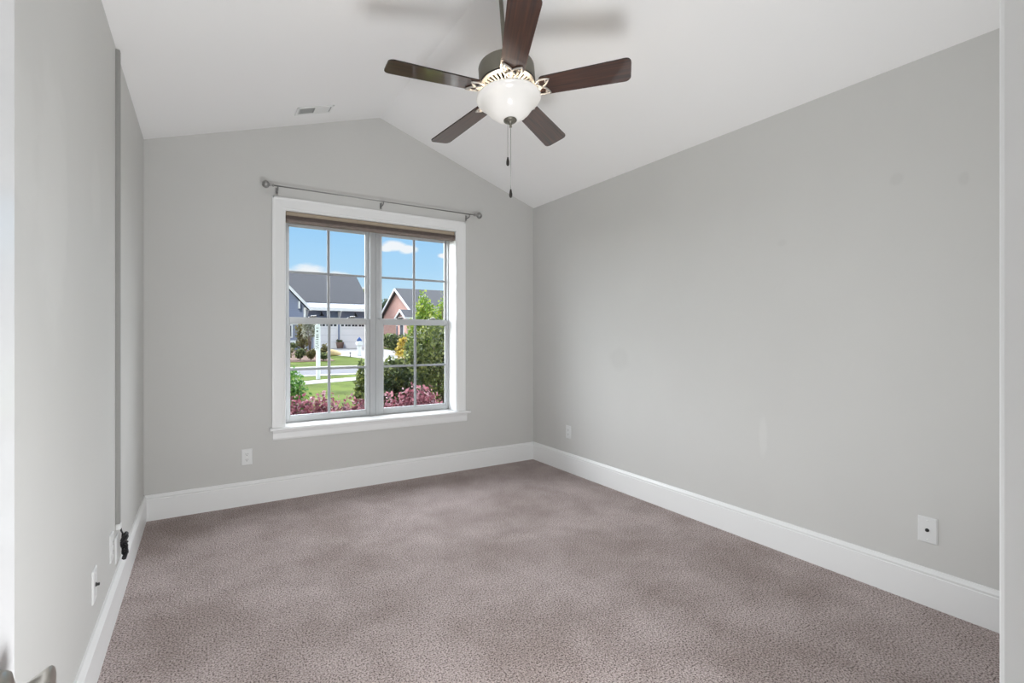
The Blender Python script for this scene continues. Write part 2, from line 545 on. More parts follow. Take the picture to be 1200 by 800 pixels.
# ------------------------------------------------------------------ mesh builder
class MB:
    def __init__(self):
        self.v, self.f, self.s, self.mi = [], [], [], []
        self.m = 0

    def add(self, vs, fs, smooth=False):
        b = len(self.v)
        self.v += [tuple(p) for p in vs]
        for f in fs:
            self.f.append([i + b for i in f])
            self.s.append(smooth)
            self.mi.append(self.m)
        return self

    def box(self, x0, x1, y0, y1, z0, z1):
        if x1 < x0: x0, x1 = x1, x0
        if y1 < y0: y0, y1 = y1, y0
        if z1 < z0: z0, z1 = z1, z0
        vs = [(x0, y0, z0), (x1, y0, z0), (x1, y1, z0), (x0, y1, z0), (x0, y0, z1), (x1, y0, z1), (x1, y1, z1), (x0, y1, z1)]
        return self.add(vs, [(0, 3, 2, 1), (4, 5, 6, 7), (0, 1, 5, 4), (1, 2, 6, 5), (2, 3, 7, 6), (3, 0, 4, 7)])

    def bbox(self, x0, x1, y0, y1, z0, z1, b):
        """box with its edges chamfered by b"""
        if x1 < x0: x0, x1 = x1, x0
        if y1 < y0: y0, y1 = y1, y0
        if z1 < z0: z0, z1 = z1, z0
        b = min(b, (x1 - x0) * .45, (y1 - y0) * .45, (z1 - z0) * .45)
        X, Y, Z = (x0, x1), (y0, y1), (z0, z1)
        vs, idx = [], {}
        for i in (0, 1):
            for j in (0, 1):
                for k in (0, 1):
                    sx, sy, sz = (1, -1)[i] * b, (1, -1)[j] * b, (1, -1)[k] * b
                    for a, p in (('x', (X[i], Y[j] + sy, Z[k] + sz)), ('y', (X[i] + sx, Y[j], Z[k] + sz)), ('z', (X[i] + sx, Y[j] + sy, Z[k]))):
                        idx[(i, j, k, a)] = len(vs)
                        vs.append(p)
        g = lambda i, j, k, a: idx[(i, j, k, a)]
        fs = []
        for i in (0, 1):
            fs.append([g(i, 0, 0, 'x'), g(i, 1, 0, 'x'), g(i, 1, 1, 'x'), g(i, 0, 1, 'x')])
            fs.append([g(0, i, 0, 'y'), g(1, i, 0, 'y'), g(1, i, 1, 'y'), g(0, i, 1, 'y')])
            fs.append([g(0, 0, i, 'z'), g(1, 0, i, 'z'), g(1, 1, i, 'z'), g(0, 1, i, 'z')])
        for i in (0, 1):
            for j in (0, 1):
                fs.append([g(i, j, 0, 'x'), g(i, j, 1, 'x'), g(i, j, 1, 'y'), g(i, j, 0, 'y')])
                fs.append([g(i, 0, j, 'x'), g(i, 1, j, 'x'), g(i, 1, j, 'z'), g(i, 0, j, 'z')])
                fs.append([g(0, i, j, 'y'), g(1, i, j, 'y'), g(1, i, j, 'z'), g(0, i, j, 'z')])
        for i in (0, 1):
            for j in (0, 1):
                for k in (0, 1):
                    fs.append([g(i, j, k, 'x'), g(i, j, k, 'y'), g(i, j, k, 'z')])
        c = Vector(((x0 + x1) / 2, (y0 + y1) / 2, (z0 + z1) / 2))
        out = []
        for f in fs:
            P = [Vector(vs[q]) for q in f]
            n = (P[1] - P[0]).cross(P[2] - P[0])
            ctr = sum(P, Vector()) / len(P)
            out.append(f if n.dot(ctr - c) > 0 else f[::-1])
        return self.add(vs, out)

    def prism(self, poly, fn, t0, t1):
        """poly of 2D points, fn(a,b,t)->xyz, extruded t0..t1"""
        n = len(poly)
        vs = [fn(a, b, t0) for a, b in poly] + [fn(a, b, t1) for a, b in poly]
        fs = [list(range(n))[::-1], list(range(n, 2 * n))] + [[i, (i + 1) % n, n + (i + 1) % n, n + i] for i in range(n)]
        # fix winding
        c = sum((Vector(p) for p in vs), Vector()) / len(vs)
        P = [Vector(vs[q]) for q in fs[1]]
        nn = Vector()
        for i in range(1, n - 1):
            nn += (P[i] - P[0]).cross(P[i + 1] - P[0])
        if nn.dot(sum(P, Vector()) / n - c) < 0:
            fs = [f[::-1] for f in fs]
        return self.add(vs, fs)

    def tube(self, pts, r, n=10, closed=False, cap=True, smooth=True):
        pts = [Vector(p) for p in pts]
        N = len(pts)
        rr = r if isinstance(r, (list, tuple)) else [r] * N
        rings, up = [], None
        for i in range(N):
            a = pts[(i - 1) % N] if (closed or i > 0) else pts[i]
            b = pts[(i + 1) % N] if (closed or i < N - 1) else pts[i]
            t = (b - a).normalized()
            if up is None:
                up = Vector((0, 0, 1)) if abs(t.z) < .9 else Vector((1, 0, 0))
            s = t.cross(up).normalized()
            up = s.cross(t).normalized()
            rings.append([pts[i] + (s * math.cos(2 * PI * k / n) + up * math.sin(2 * PI * k / n)) * rr[i] for k in range(n)])
        vs = [p for q in rings for p in q]
        fs = []
        for i in range(N if closed else N - 1):
            j = (i + 1) % N
            for k in range(n):
                l = (k + 1) % n
                fs.append([i * n + k, i * n + l, j * n + l, j * n + k])
        b = len(self.v)
        self.add(vs, fs, smooth)
        if cap and not closed:
            self.add([], [])
            self.f.append([b + k for k in range(n)][::-1]); self.s.append(False); self.mi.append(self.m)
            self.f.append([b + (N - 1) * n + k for k in range(n)]); self.s.append(False); self.mi.append(self.m)
        return self

    def lathe(self, prof, n=40, mtx=None, smooth=True):
        """prof: (r,z) from bottom to top or any order, around local z"""
        vs, fs = [], []
        for (r, z) in prof:
            for k in range(n):
                a = 2 * PI * k / n
                p = Vector((r * math.cos(a), r * math.sin(a), z))
                vs.append(mtx @ p if mtx else p)
        for i in range(len(prof) - 1):
            for k in range(n):
                l = (k + 1) % n
                fs.append([i * n + k, i * n + l, (i + 1) * n + l, (i + 1) * n + k])
        self.add(vs, fs, smooth)
        return self


def wmat(o):
    m = o.matrix_basis.copy()
    while o.parent:
        o = o.parent
        m = o.matrix_basis @ m
    return m


def obj(name, mb, material, parent=None, world=False, bevel=0.0):
    me = bpy.data.meshes.new(name)
    me.from_pydata(mb.v, [], mb.f)
    mats = material if isinstance(material, (list, tuple)) else [material]
    for m in mats:
        me.materials.append(m)
    me.polygons.foreach_set('use_smooth', mb.s)
    me.polygons.foreach_set('material_index', mb.mi)
    me.update()
    o = bpy.data.objects.new(name, me)
    COL.objects.link(o)
    if parent:
        o.parent = parent
        if world:
            me.transform(wmat(parent).inverted())
    if bevel:
        b = o.modifiers.new('bevel', 'BEVEL')
        b.width = bevel
        b.segments = 2
        b.limit_method = 'ANGLE'
    return o


def leaf_obj(name, verts, faces_n, material, parent=None):
    """verts: (N,4,3) array of leaf quads"""
    n = verts.shape[0]
    me = bpy.data.meshes.new(name)
    me.vertices.add(n * 4)
    me.vertices.foreach_set('co', verts.reshape(-1).astype(np.float32))
    me.loops.add(n * 4)
    me.loops.foreach_set('vertex_index', np.arange(n * 4, dtype=np.int32))
    me.polygons.add(n)
    me.polygons.foreach_set('loop_start', np.arange(0, n * 4, 4, dtype=np.int32))
    me.polygons.foreach_set('loop_total', np.full(n, 4, dtype=np.int32))
    me.update(calc_edges=True)
    me.validate()
    me.materials.append(material)
    o = bpy.data.objects.new(name, me)
    COL.objects.link(o)
    if parent:
        o.parent = parent
    return o


def tag(o, label, cat, group=None):
    o['label'] = label
    o['category'] = cat
    if group:
        o['group'] = group
    return o


def thing(name, label, cat, loc=(0, 0, 0), rot=(0, 0, 0), group=None):
    o = bpy.data.objects.new(name, None)
    COL.objects.link(o)
    o.empty_display_size = 0.1
    o.location = loc
    o.rotation_euler = rot
    return tag(o, label, cat, group)


def struct(name, mb, m, parent=None, label=None, bevel=0.0):
    o = obj(name, mb, m, parent, bevel=bevel)
    if not parent:
        o['kind'] = 'structure'
    if label:
        o['label'] = label
    return o


# ------------------------------------------------------------------ the room
XL, XR, YB, YF = -0.3275, 2.736, 3.961, 0.1175
XM, ZL, ZM, ZR = 1.2163, 2.472, 2.977, 2.4498
YO = 4.20                       # outer face of the window wall
FL = -0.45                      # ground level outside
WX0, WX1, WZ0, WZ1 = 0.507, 1.901, 0.535, 2.132   # window opening


def roofz(x):
    if x < XM:
        return ZL + (x - XL) * (ZM - ZL) / (XM - XL)
    return ZM + (x - XM) * (ZR - ZM) / (XR - XM)


fm = MB().box(XL - .12, XR + .12, YF - .12, YO, -.12, 0)
struct('floor', fm, M['carpet'], label='mauve taupe cut-pile carpet over the whole floor')

cm = MB()
for x0, x1 in ((XL - .25, XM), (XM, XR + .25)):
    cm.prism([(x0, roofz(x0)), (x1, roofz(x1)), (x1, roofz(x1) + .12), (x0, roofz(x0) + .12)], lambda a, b, t: (a, t, b), -.05, YO + .35)
struct('ceiling', cm, M['ceil'])


def gable_piece(mb, x0, x1, z0, y0, y1):
    xs = [x0] + ([XM] if x0 < XM < x1 else []) + [x1]
    poly = [(x0, z0), (x1, z0)] + [(x, roofz(x) + .06) for x in reversed(xs)]
    mb.prism(poly, lambda a, b, t: (a, t, b), y0, y1)


wb = MB()
gable_piece(wb, XL - .12, WX0, FL, YB, YO)
gable_piece(wb, WX1, XR + .12, FL, YB, YO)
gable_piece(wb, WX0, WX1, WZ1, YB, YO)
wb.box(WX0, WX1, YB, YO, FL, WZ0)
struct('wall_back', wb, M['wall'])
struct('wall_left', MB().box(XL - .12, XL, YF, YB, -.12, ZL + .03),
       wall_marks(M['wall'], 'wall_paint_left', ((1.70, 1.55, .16, .36, 1.06), (1.46, 1.62, .10, .18, 1.05), (2.30, 1.72, .09, .16, 1.04))))  # lighter patches: sheen of the repaired paint put into the colour
struct('wall_right', MB().box(XR, XR + .12, YF, YB, -.12, ZR + .03),
       wall_marks(M['wall'], 'wall_paint_right', ((1.63, .63, .028, .12, 1.05), (2.78, 1.02, .11, .10, .955), (.985, 1.93, .03, .03, .95), (.745, 1.87, .02, .03, .95), (1.52, 1.72, .03, .02, .96))))
DX0, DX1, DZ = -.235, .585, 2.06
wf = MB()
gable_piece(wf, XL - .12, DX0, -.12, 0.0, YF)
gable_piece(wf, DX1, XR + .12, -.12, 0.0, YF)
gable_piece(wf, DX0, DX1, DZ, 0.0, YF)
struct('wall_front', wf, M['wall'])

# hallway behind the doorway
struct('floor_hall', MB().box(-1.3, 2.0, -1.7, 0.0, -.12, -.002), M['carpet'])
struct('ceiling_hall', MB().box(-1.3, 2.0, -1.7, 0.0, 2.46, 2.58), M['ceil'])
struct('wall_hall_back', MB().box(-1.3, 2.0, -1.8, -1.7, -.12, 2.58), M['wall'])
struct('wall_hall_left', MB().box(-1.4, -1.3, -1.8, 0.0, -.12, 2.58), M['wall'])
struct('wall_hall_right', MB().box(2.0, 2.1, -1.8, 0.0, -.12, 2.58), M['wall'])

# baseboards: flat board with a beaded cap
BP = [(0, 0), (.016, 0), (.016, .136), (.0135, .139), (.0135, .143), (.0155, .146), (.0155, .150), (.011, .158), (.007, .167), (0, .167)]
struct('baseboard_back', MB().prism(BP, lambda a, b, t: (t, YB - a, b), XL, XR), M['trim'])
struct('baseboard_left', MB().prism(BP, lambda a, b, t: (XL + a, t, b), YF, YB), M['trim'])
struct('baseboard_right', MB().prism(BP, lambda a, b, t: (XR - a, t, b), YF, YB), M['trim'])
bf = MB().prism(BP, lambda a, b, t: (t, YF + a, b), DX1 + .08, XR)
struct('baseboard_front', bf, M['trim'])

# doorway lining and casing at the right edge of the view
tr = MB()
tr.box(DX1 - .003, DX1 + .012, -.02, YF, 0, DZ)
tr.box(DX0 - .012, DX0 + .003, -.02, YF, 0, DZ)
tr.box(DX0, DX1, -.02, YF, DZ - .014, DZ + .01)
struct('trim_1', tr, M['trim'], label='white lining of the doorway')
ca = MB()
CASP = [(0, 0), (.0, .014), (.0015, .0165), (.004, .018), (.009, .018), (.014, .0155), (.060, .0165), (.075, .0185), (.085, .0185), (.085, 0)]
ca.prism(CASP, lambda a, b, t: (DX1 - .005 + a, YF + b, t), 0, DZ + .08)
ca.prism(CASP, lambda a, b, t: (DX0 + .005 - a, YF + b, t), 0, DZ + .08)
ca.prism(CASP, lambda a, b, t: (t, YF + b, DZ - .005 + a), DX0 - .08, DX1 + .08)
struct('trim_2', ca, M['trim'], label='white moulded casing of the doorway, seen at the right edge')

# ------------------------------------------------------------------ the open door
door = struct('door_1', MB().bbox(-.2365, -.2, .135, .852, .012, 2.04, .0015), M['door'], label='open white door at the left edge')
kn = MB()
mk = Matrix.Translation((-.2, .785, .781)) @ Matrix.Rotation(R(90), 4, 'Y')
kn.lathe([(0, .012), (.02, .012), (.031, .008), (.034, .003), (.034, 0)][::-1], 40, mk)
rose = obj('rose', kn, M['nickel'], door)
kb = MB()
kb.lathe([(.0115, .007), (.0105, .013), (.0115, .019), (.0145, .026), (.0195, .034), (.0235, .040), (.0250, .0435), (.0250, .0455), (.0238, .047), (.012, .048), (0, .048)], 44, mk)
obj('door_knob', kb, M['nickel'], door)

# ------------------------------------------------------------------ window
win = bpy.data.objects.new('window_1', None)
COL.objects.link(win)
win.location = (1.204, YB, WZ0)
win['kind'] = 'structure'
win['label'] = 'white twin double-hung window with grilles'


def wpart(name, mb, m, bevel=0.0, parent=None):
    return obj(name, mb, m, parent or win, world=True, bevel=bevel)


CZT = 2.218
WC = [(0, 0), (0, .012), (.004, .014), (.012, .012), (.016, .015), (.07, .018), (.076, .020), (.088, .020), (.088, 0)]
c = MB()
c.prism(WC, lambda a, b, t: (WX0 + .004 - a, YB - b, t), .53, CZT)
wpart('side_casing', c, M['trim'])
c = MB()
c.prism(WC, lambda a, b, t: (WX1 - .002 + a, YB - b, t), .53, CZT)
wpart('side_casing', c, M['trim'])
c = MB()
c.prism(WC, lambda a, b, t: (t, YB - b, WZ1 - .002 + a), WX0 - .084 + .004, WX1 + .086 - .002)
wpart('head_casing', c, M['trim'])
# jamb liner (return) of the opening
j = MB()
j.box(WX0, WX0 + .006, YB - .005, YO - .01, WZ0, WZ1)
j.box(WX1 - .006, WX1, YB - .005, YO - .01, WZ0, WZ1)
j.box(WX0, WX1, YB - .005, YO - .01, WZ1 - .006, WZ1)
wpart('jamb', j, M['trim'])
st = MB().bbox(.404, 2.032, YB - .042, YB, .510, .532, .006)
st.bbox(WX0, WX1, YB - .01, YO - .05, .510, .534, .001)
wpart('sill', st, M['trim'])
ap = MB().prism([(0, 0), (.012, .0), (.016, .012), (.016, .05), (.020, .062), (.020, .070), (0, .070)], lambda a, b, t: (t, YB - a, .440 + b), .427, 2.003)
wpart('apron', ap, M['trim'])
# outer window frame and mullion
SY0, SY1 = 4.095, 4.175          # vinyl frame depth
fr = MB()
fr.box(WX0 + .006, WX0 + .030, SY0 + .005, SY1, .53, WZ1 - .006)
fr.box(WX1 - .016, WX1 - .006, SY0 + .005, SY1, .53, WZ1 - .006)
fr.box(WX0 + .006, WX1 - .006, SY0 + .005, SY1, WZ1 - .04, WZ1 - .006)
fr.box(WX0 + .006, WX1 - .006, SY0 + .005, SY1, .525, .540)
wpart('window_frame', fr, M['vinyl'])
mu = MB()
mu.box(1.176, 1.192, SY0 - .004, SY1, .535, WZ1 - .006)
mu.box(1.192, 1.226, SY0 + .006, SY1, .535, WZ1 - .006)
mu.box(1.226, 1.242, SY0 - .004, SY1, .535, WZ1 - .006)
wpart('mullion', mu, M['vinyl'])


def sash(x0, x1, z0, z1, y0, y1, gx0, gx1, gz0, gz1, nm):
    s = MB()
    s.bbox(x0, gx0, y0, y1, z0, z1, .003)
    s.bbox(gx1, x1, y0, y1, z0, z1, .003)
    s.bbox(gx0 - .001, gx1 + .001, y0, y1, z0, gz0, .003)
    s.bbox(gx0 - .001, gx1 + .001, y0, y1, gz1, z1, .003)
    # glazing bead
    for (a, b_, c_, d) in ((gx0, gx0 + .006, gz0, gz1), (gx1 - .006, gx1, gz0, gz1), (gx0, gx1, gz0, gz0 + .006), (gx0, gx1, gz1 - .006, gz1)):
        s.box(a, b_, y0 + .008, y1 - .004, c_, d)
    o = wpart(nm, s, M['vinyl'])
    gy = (y0 + y1) / 2 + .004
    g = MB()
    xm, zm = (gx0 + gx1) / 2, (gz0 + gz1) / 2
    g.bbox(xm - .011, xm + .011, gy - .008, gy + .003, gz0, gz1, .003)
    g.bbox(gx0, xm - .0111, gy - .008, gy + .003, zm - .009, zm + .009, .003)
    g.bbox(xm + .0111, gx1, gy - .008, gy + .003, zm - .009, zm + .009, .003)
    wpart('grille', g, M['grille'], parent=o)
    p = MB()
    p.box(gx0 - .003, gx1 + .003, gy + .006, gy + .009, gz0 - .003, gz1 + .003)
    wpart('pane', p, M['glass'], parent=o)
    return o


ML = 1.32
for (x0, x1, gx0, gx1) in ((.537, 1.176, .560, 1.146), (1.242, 1.886, 1.288, 1.868)):
    lo = sash(x0, x1, .540, ML + .024, 4.098, 4.128, gx0, gx1, .583, ML - .020, 'lower_sash')
    up = sash(x0, x1, ML - .020, WZ1 - .04, 4.132, 4.162, gx0 - .004, gx1 + .008, ML + .022, WZ1 - .075, 'upper_sash')
    lk = MB()
    xm = (x0 + x1) / 2
    for dx in (-.13, .17):
        lk.bbox(xm + dx - .028, xm + dx + .028, 4.100, 4.124, ML + .024, ML + .032, .002)
        lk.tube([(xm + dx - .01, 4.112, ML + .036), (xm + dx + .03, 4.108, ML + .038)], .006, 8)
    wpart('sash_lock', lk, M['rod'], parent=lo)

# cellular shade drawn up under the head
sh = thing('window_shade', 'brown cellular shade drawn up at the top of the window', 'window shade', (1.204, 3.99, 2.06))
obj('head_rail', MB().bbox(WX0 + .010, WX1 - .010, 3.968, 4.022, 2.094, WZ1 - .007, .004), M['shade_top'], sh, world=True)
cells = MB()
for k in range(4):
    z0 = 2.068 + k * .0063
    cells.prism([(3.964, z0), (3.956, z0 + .0031), (3.964, z0 + .0062), (4.020, z0 + .0062), (4.028, z0 + .0031), (4.020, z0)],
                lambda a, b, t: (t, a, b), WX0 + .011, WX1 - .011)
obj('fabric_cells', cells, M['shade'], sh, world=True)
obj('bottom_rail', MB().bbox(WX0 + .010, WX1 - .010, 3.962, 4.024, 2.048, 2.0675, .004), M['shade'], sh, world=True)

# curtain rod
rd = thing('curtain_rod', 'thin pewter curtain rod with ball finials above the window', 'curtain rod', (1.21, YB, 2.27))
ry, rz = YB - .075, 2.279
obj('rod', MB().tube([(.425, ry, rz), (1.2, ry, rz), (2.045, ry, rz)], .0048, 12), M['rod'], rd, world=True)
for xs, sg in ((.425, -1), (2.045, 1)):
    f = MB()
    mm = Matrix.Translation((xs, ry, rz)) @ Matrix.Rotation(R(90 * sg), 4, 'Y')
    f.lathe([(0, -.004), (.010, -.004), (.010, .006), (.007, .010), (.007, .016), (.012, .019), (.007, .023), (.012, .028), (.021, .034), (.026, .044), (.027, .050), (.026, .056), (.021, .066), (.012, .074), (0, .076)], 28, mm)
    obj('finial', f, M['rod'], rd, world=True)
for bx in (.455, 1.225, 2.0):
    b = MB()
    b.bbox(bx - .009, bx + .009, YB - .004, YB - .0002, rz - .045, rz + .005, .002)
    b.tube([(bx, YB - .003, rz - .026), (bx, ry + .018, rz - .024), (bx, ry + .004, rz - .016), (bx, ry, rz - .005)], .005, 10)
    b.tube([(bx, ry - .0105, rz + .004), (bx, ry - .009, rz - .004), (bx, ry - .004, rz - .0095), (bx, ry + .004, rz - .0095), (bx, ry + .009, rz - .004), (bx, ry + .0105, rz + .004)], .0028, 8)
    obj('bracket', b, M['rod'], rd, world=True)


# ------------------------------------------------------------------ wall plates: local frame, face towards -Y, back at y=0
def plate_base(root, w=.070, h=.114):
    p = MB()
    t = .006
    a = [(-w / 2, -h / 2), (w / 2, -h / 2), (w / 2, h / 2), (-w / 2, h / 2)]
    b = [(-w / 2 + .004, -h / 2 + .004), (w / 2 - .004, -h / 2 + .004), (w / 2 - .004, h / 2 - .004), (-w / 2 + .004, h / 2 - .004)]
    vs = [(x, 0, z) for x, z in a] + [(x, -t * .5, z) for x, z in a] + [(x, -t, z) for x, z in b]
    fs = [(0, 3, 2, 1)]
    for r0, r1 in ((0, 4), (4, 8)):
        fs += [(r0 + i, r0 + (i + 1) % 4, r1 + (i + 1) % 4, r1 + i) for i in range(4)]
    fs.append((8, 9, 10, 11))
    p.add(vs, fs)
    return obj('cover_plate', p, M['plate'], root)


def screw(root, z):
    s = MB().lathe([(.0032, -.0002), (.0032, .0008), (0, .0012)], 12, Matrix.Translation((0, -.006, z)) @ Matrix.Rotation(R(90), 4, 'X'))
    obj('screw', s, M['vent'], root)


def duplex(root):
    plate_base(root)
    for zc in (-.0195, .0195):
        f = MB()
        pts = []
        for k in range(24):
            a = 2 * PI * k / 24
            pts.append((max(-.0165, min(.0165, .0185 * math.cos(a))), max(-.014, min(.014, .0165 * math.sin(a)))))
        f.prism(pts, lambda a, b, t: (a, t, b + zc), -.0058, -.0078)
        face = obj('receptacle', f, M['plate'], root)
        s = MB()
        s.box(-.0075, -.0055, -.0082, -.0077, zc - .002, zc + .007)
        s.box(.0055, .0075, -.0082, -.0077, zc - .001, zc + .006)
        s.prism([(.0025 * math.cos(2 * PI * k / 10), .0025 * math.sin(2 * PI * k / 10)) for k in range(10)], lambda a, b, t: (a, t, b + zc - .0075), -.0077, -.0082)
        obj('slots', s, M['slot'], face)
    screw(root, 0)


def coax(root):
    plate_base(root)
    n = MB()
    mm = Matrix.Rotation(R(90), 4, 'X')
    n.lathe([(.0075, .0055), (.0075, .0085), (.0048, .0086), (.0048, .0170), (.0030, .0172)], 16, mm)
    n.lathe([(0, .0150), (.0030, .0150), (.0030, .0172)], 12, mm)
    obj('coax_jack', n, M['slot'], root)
    screw(root, .042)
    screw(root, -.042)


def blank(root):
    plate_base(root)
    screw(root, .030)
    screw(root, -.030)


o = thing('power_outlet', 'white duplex outlet on the window wall below the sill left end', 'outlet', (.2615, YB - .0004, .341), (0, 0, 0), 'wall plates')
duplex(o)
o = thing('power_outlet', 'white duplex outlet low on the right wall near the far corner', 'outlet', (XR - .0004, 3.411, .352), (0, 0, R(90 + 180)), 'wall plates')
o.rotation_euler = (0, 0, R(-90))
duplex(o)
o = thing('cable_jack_plate', 'white plate with one dark coax jack on the right wall', 'wall plate', (XR - .0004, .868, .336), (0, 0, R(-90)), 'wall plates')
coax(o)
o = thing('cable_jack_plate', 'white plate with protruding dark coax jack on the left wall', 'wall plate', (XL + .0004, 2.243, .326), (0, 0, R(90)), 'wall plates')
coax(o)
o = thing('power_outlet', 'white plate on the left wall just before the cable channel', 'outlet', (XL + .0004, 2.622, .320), (0, 0, R(90)), 'wall plates')
duplex(o)
o = thing('blank_plate', 'white plate on the left wall directly under the cable channel', 'wall plate', (XL + .0004, 2.765, .262), (0, 0, R(90)), 'wall plates')
blank(o)

# ------------------------------------------------------------------ cable channel and loose cable on the left wall
ch = thing('cable_channel', 'thin grey cable channel running up the left wall to the ceiling', 'cable channel', (XL, 2.765, .36))
cb = MB()
cb.prism([(0, 2.752), (.0130, 2.752), (.0155, 2.755), (.0155, 2.779), (.0130, 2.782), (0, 2.782)], lambda a, b, t: (XL + .0003 + a, b, t), .372, ZL - .012)
obj('channel_cover', cb, M['raceway'], ch, world=True)
e = MB().bbox(XL + .0003, XL + .019, 2.750, 2.784, .346, .3718, .003)
obj('end_cap', e, M['plate'], ch, world=True)
cab = MB()
rng = random.Random(3)
x0, y0 = XL + .016, 2.790
cab.tube([(x0 - .006, 2.766, .358), (x0 + .001, 2.772, .345), (x0, y0, .330), (x0 + .004, y0 + .01, .315), (x0 + .003, y0 + .005, .300)], .0035, 8)
for k in range(7):
    pts = []
    zc = .300 - k * .013
    sw = .022 - .0016 * k
    for q in range(14):
        a = 2 * PI * q / 14
        pts.append((x0 + .009 + .010 * math.sin(a + k), y0 + .012 + .005 * k + sw * math.cos(a) * (1 + .2 * math.sin(3 * a + k)), zc + .014 * math.sin(a + k * 1.3) + .004 * math.cos(2 * a)))
    cab.tube(pts, .0042, 8, closed=True)
cab.tube([(x0 + .008, y0 + .02, .235), (x0 + .012, y0 + .045, .222), (x0 + .010, y0 + .04, .205), (x0 + .008, y0 + .02, .197)], [.004, .006, .009, .009], 10)
cab.tube([(x0 + .006, y0 + .05, .245), (x0 + .010, y0 + .068, .225), (x0 + .006, y0 + .070, .212)], [.004, .005, .006], 10)
tag(obj('cable_bundle', cab, M['black']), 'tangled black cable hanging from the foot of the grey cable channel', 'cable')

# ------------------------------------------------------------------ ceiling vent (left slope)
vx, vy = .665, 3.678
va = math.atan2(ZM - ZL, XM - XL)
vt = thing('ceiling_vent', 'white two-way louvered air vent in the ceiling above the window', 'air vent', (vx, vy, roofz(vx)), (0, -va, 0))
f = MB()
W2, H2 = .128, .068
for (a, b, c_, d) in ((-W2, -W2 + .018, -H2, H2), (W2 - .018, W2, -H2, H2), (-W2, W2, -H2, -H2 + .018), (-W2, W2, H2 - .018, H2), (-.006, .006, -H2, H2)):
    f.bbox(a, b, c_, d, -.007, -.0005, .002)
obj('frame', f, M['vent'], vt)
obj('recess', MB().box(-W2 + .017, W2 - .017, -H2 + .017, H2 - .017, -.0016, -.0006), M['ventdark'], vt)
for k in range(18):
    left = k < 9
    xc = (-W2 + .024 + k * .0108) if left else (.0125 + (k - 9) * .0108)
    sg = 1 if left else -1
    l = MB()
    l.prism([(-.0045 * sg, -.0062), (-.0037 * sg, -.0066), (.0045 * sg, -.0020), (.0037 * sg, -.0016)], lambda a, b, t: (xc + a, t, b), -H2 + .017, H2 - .017)
    obj('louver', l, M['vent'], vt)

# ------------------------------------------------------------------ ceiling fan
FA = math.atan(.137)
fan = thing('ceiling_fan', 'five-bladed dark wood ceiling fan with lit frosted bowl light', 'ceiling fan', (1.21, 1.961, 2.345), (-FA, 0, 0))
obj('downrod', MB().tube([(0, 0, .13), (0, 0, .625)], .0105, 16), M['bronze'], fan)
cn = MB().lathe([(.0, .565), (.025, .565), (.045, .575), (.062, .595), (.068, .620), (.068, .640)], 32)
obj('canopy', cn, M['bronze'], fan)
hs = MB().lathe([(.128, .040), (.132, .044), (.132, .116), (.129, .123), (.115, .129), (.060, .137), (.030, .144), (.022, .150), (.022, .178), (.012, .182)], 56)
hs.m = 1
hs.lathe([(.0, .041), (.128, .040)], 56)  # bronze underside coloured dark to give the shade behind the collar slots
obj('motor_housing', hs, [M['bronze'], M['slot']], fan)
# slotted collar below the motor
rg = MB()
NS = 32


def conepos(t, a, off=0.0):
    r = .127 + (.058 - .127) * t
    z = .034 + (.018 - .034) * t - off
    return (r * math.cos(a), r * math.sin(a), z)


for (t0, t1) in ((0.0, 0.22), (0.74, 1.0)):
    prof = []
    for tt, of in ((t0, 0), (t0, .004), (t1, .004), (t1, 0), (t0, 0)):
        r = .127 + (.058 - .127) * tt
        z = .034 + (.018 - .034) * tt - of
        prof.append((r, z))
    rg.lathe(prof, 60, smooth=False)
for k in range(NS):
    a0 = 2 * PI * (k + .30) / NS
    a1 = 2 * PI * (k + .70) / NS
    q = [conepos(.2, a0), conepos(.2, a1), conepos(.76, a1), conepos(.76, a0)]
    q2 = [conepos(.2, a0, .004), conepos(.2, a1, .004), conepos(.76, a1, .004), conepos(.76, a0, .004)]
    rg.add(q + q2, [(0, 1, 2, 3), (7, 6, 5, 4), (0, 4, 5, 1), (1, 5, 6, 2), (2, 6, 7, 3), (3, 7, 4, 0)])
obj('slotted_collar', rg, M['silver'], fan)
fk = MB().lathe([(.056, .040), (.056, -.006), (.062, -.010), (.062, -.026), (.048, -.032), (.0, -.032)], 40)
obj('light_fitter', fk, M['bronze'], fan)

BL_R, BL_T, PITCH = .150, .565, -12.0


def blade_outline(o=0.0):
    wr, wt_ = .053 - o, .064 - o
    x0, x1 = BL_R + o, BL_T - o
    pts = []
    c0, c1 = .018, .026
    for k in range(7):
        a = PI + (PI / 2) * k / 6
        pts.append((x0 + c0 + c0 * math.cos(a), -wr + c0 + c0 * math.sin(a)))
    for k in range(7):
        a = -PI / 2 + (PI / 2) * k / 6
        pts.append((x1 - c1 + c1 * math.cos(a), -wt_ + c1 + c1 * math.sin(a)))
    for k in range(7):
        a = (PI / 2) * k / 6
        pts.append((x1 - c1 + c1 * math.cos(a), wt_ - c1 + c1 * math.sin(a)))
    for k in range(7):
        a = PI / 2 + (PI / 2) * k / 6
        pts.append((x0 + c0 + c0 * math.cos(a), wr - c0 + c0 * math.sin(a)))
    return pts


def lens(p0, p1, bulge, n=10):
    """closed leaf-shaped loop from p0 to p1"""
    p0, p1 = Vector(p0), Vector(p1)
    d = p1 - p0
    nrm = Vector((-d.y, d.x)).normalized()
    out = []
    for k in range(n):
        t = k / n
        out.append(p0 + d * t + nrm * bulge * math.sin(PI * t))
    for k in range(n):
        t = 1 - k / n
        out.append(p0 + d * t - nrm * bulge * math.sin(PI * t))
    return out


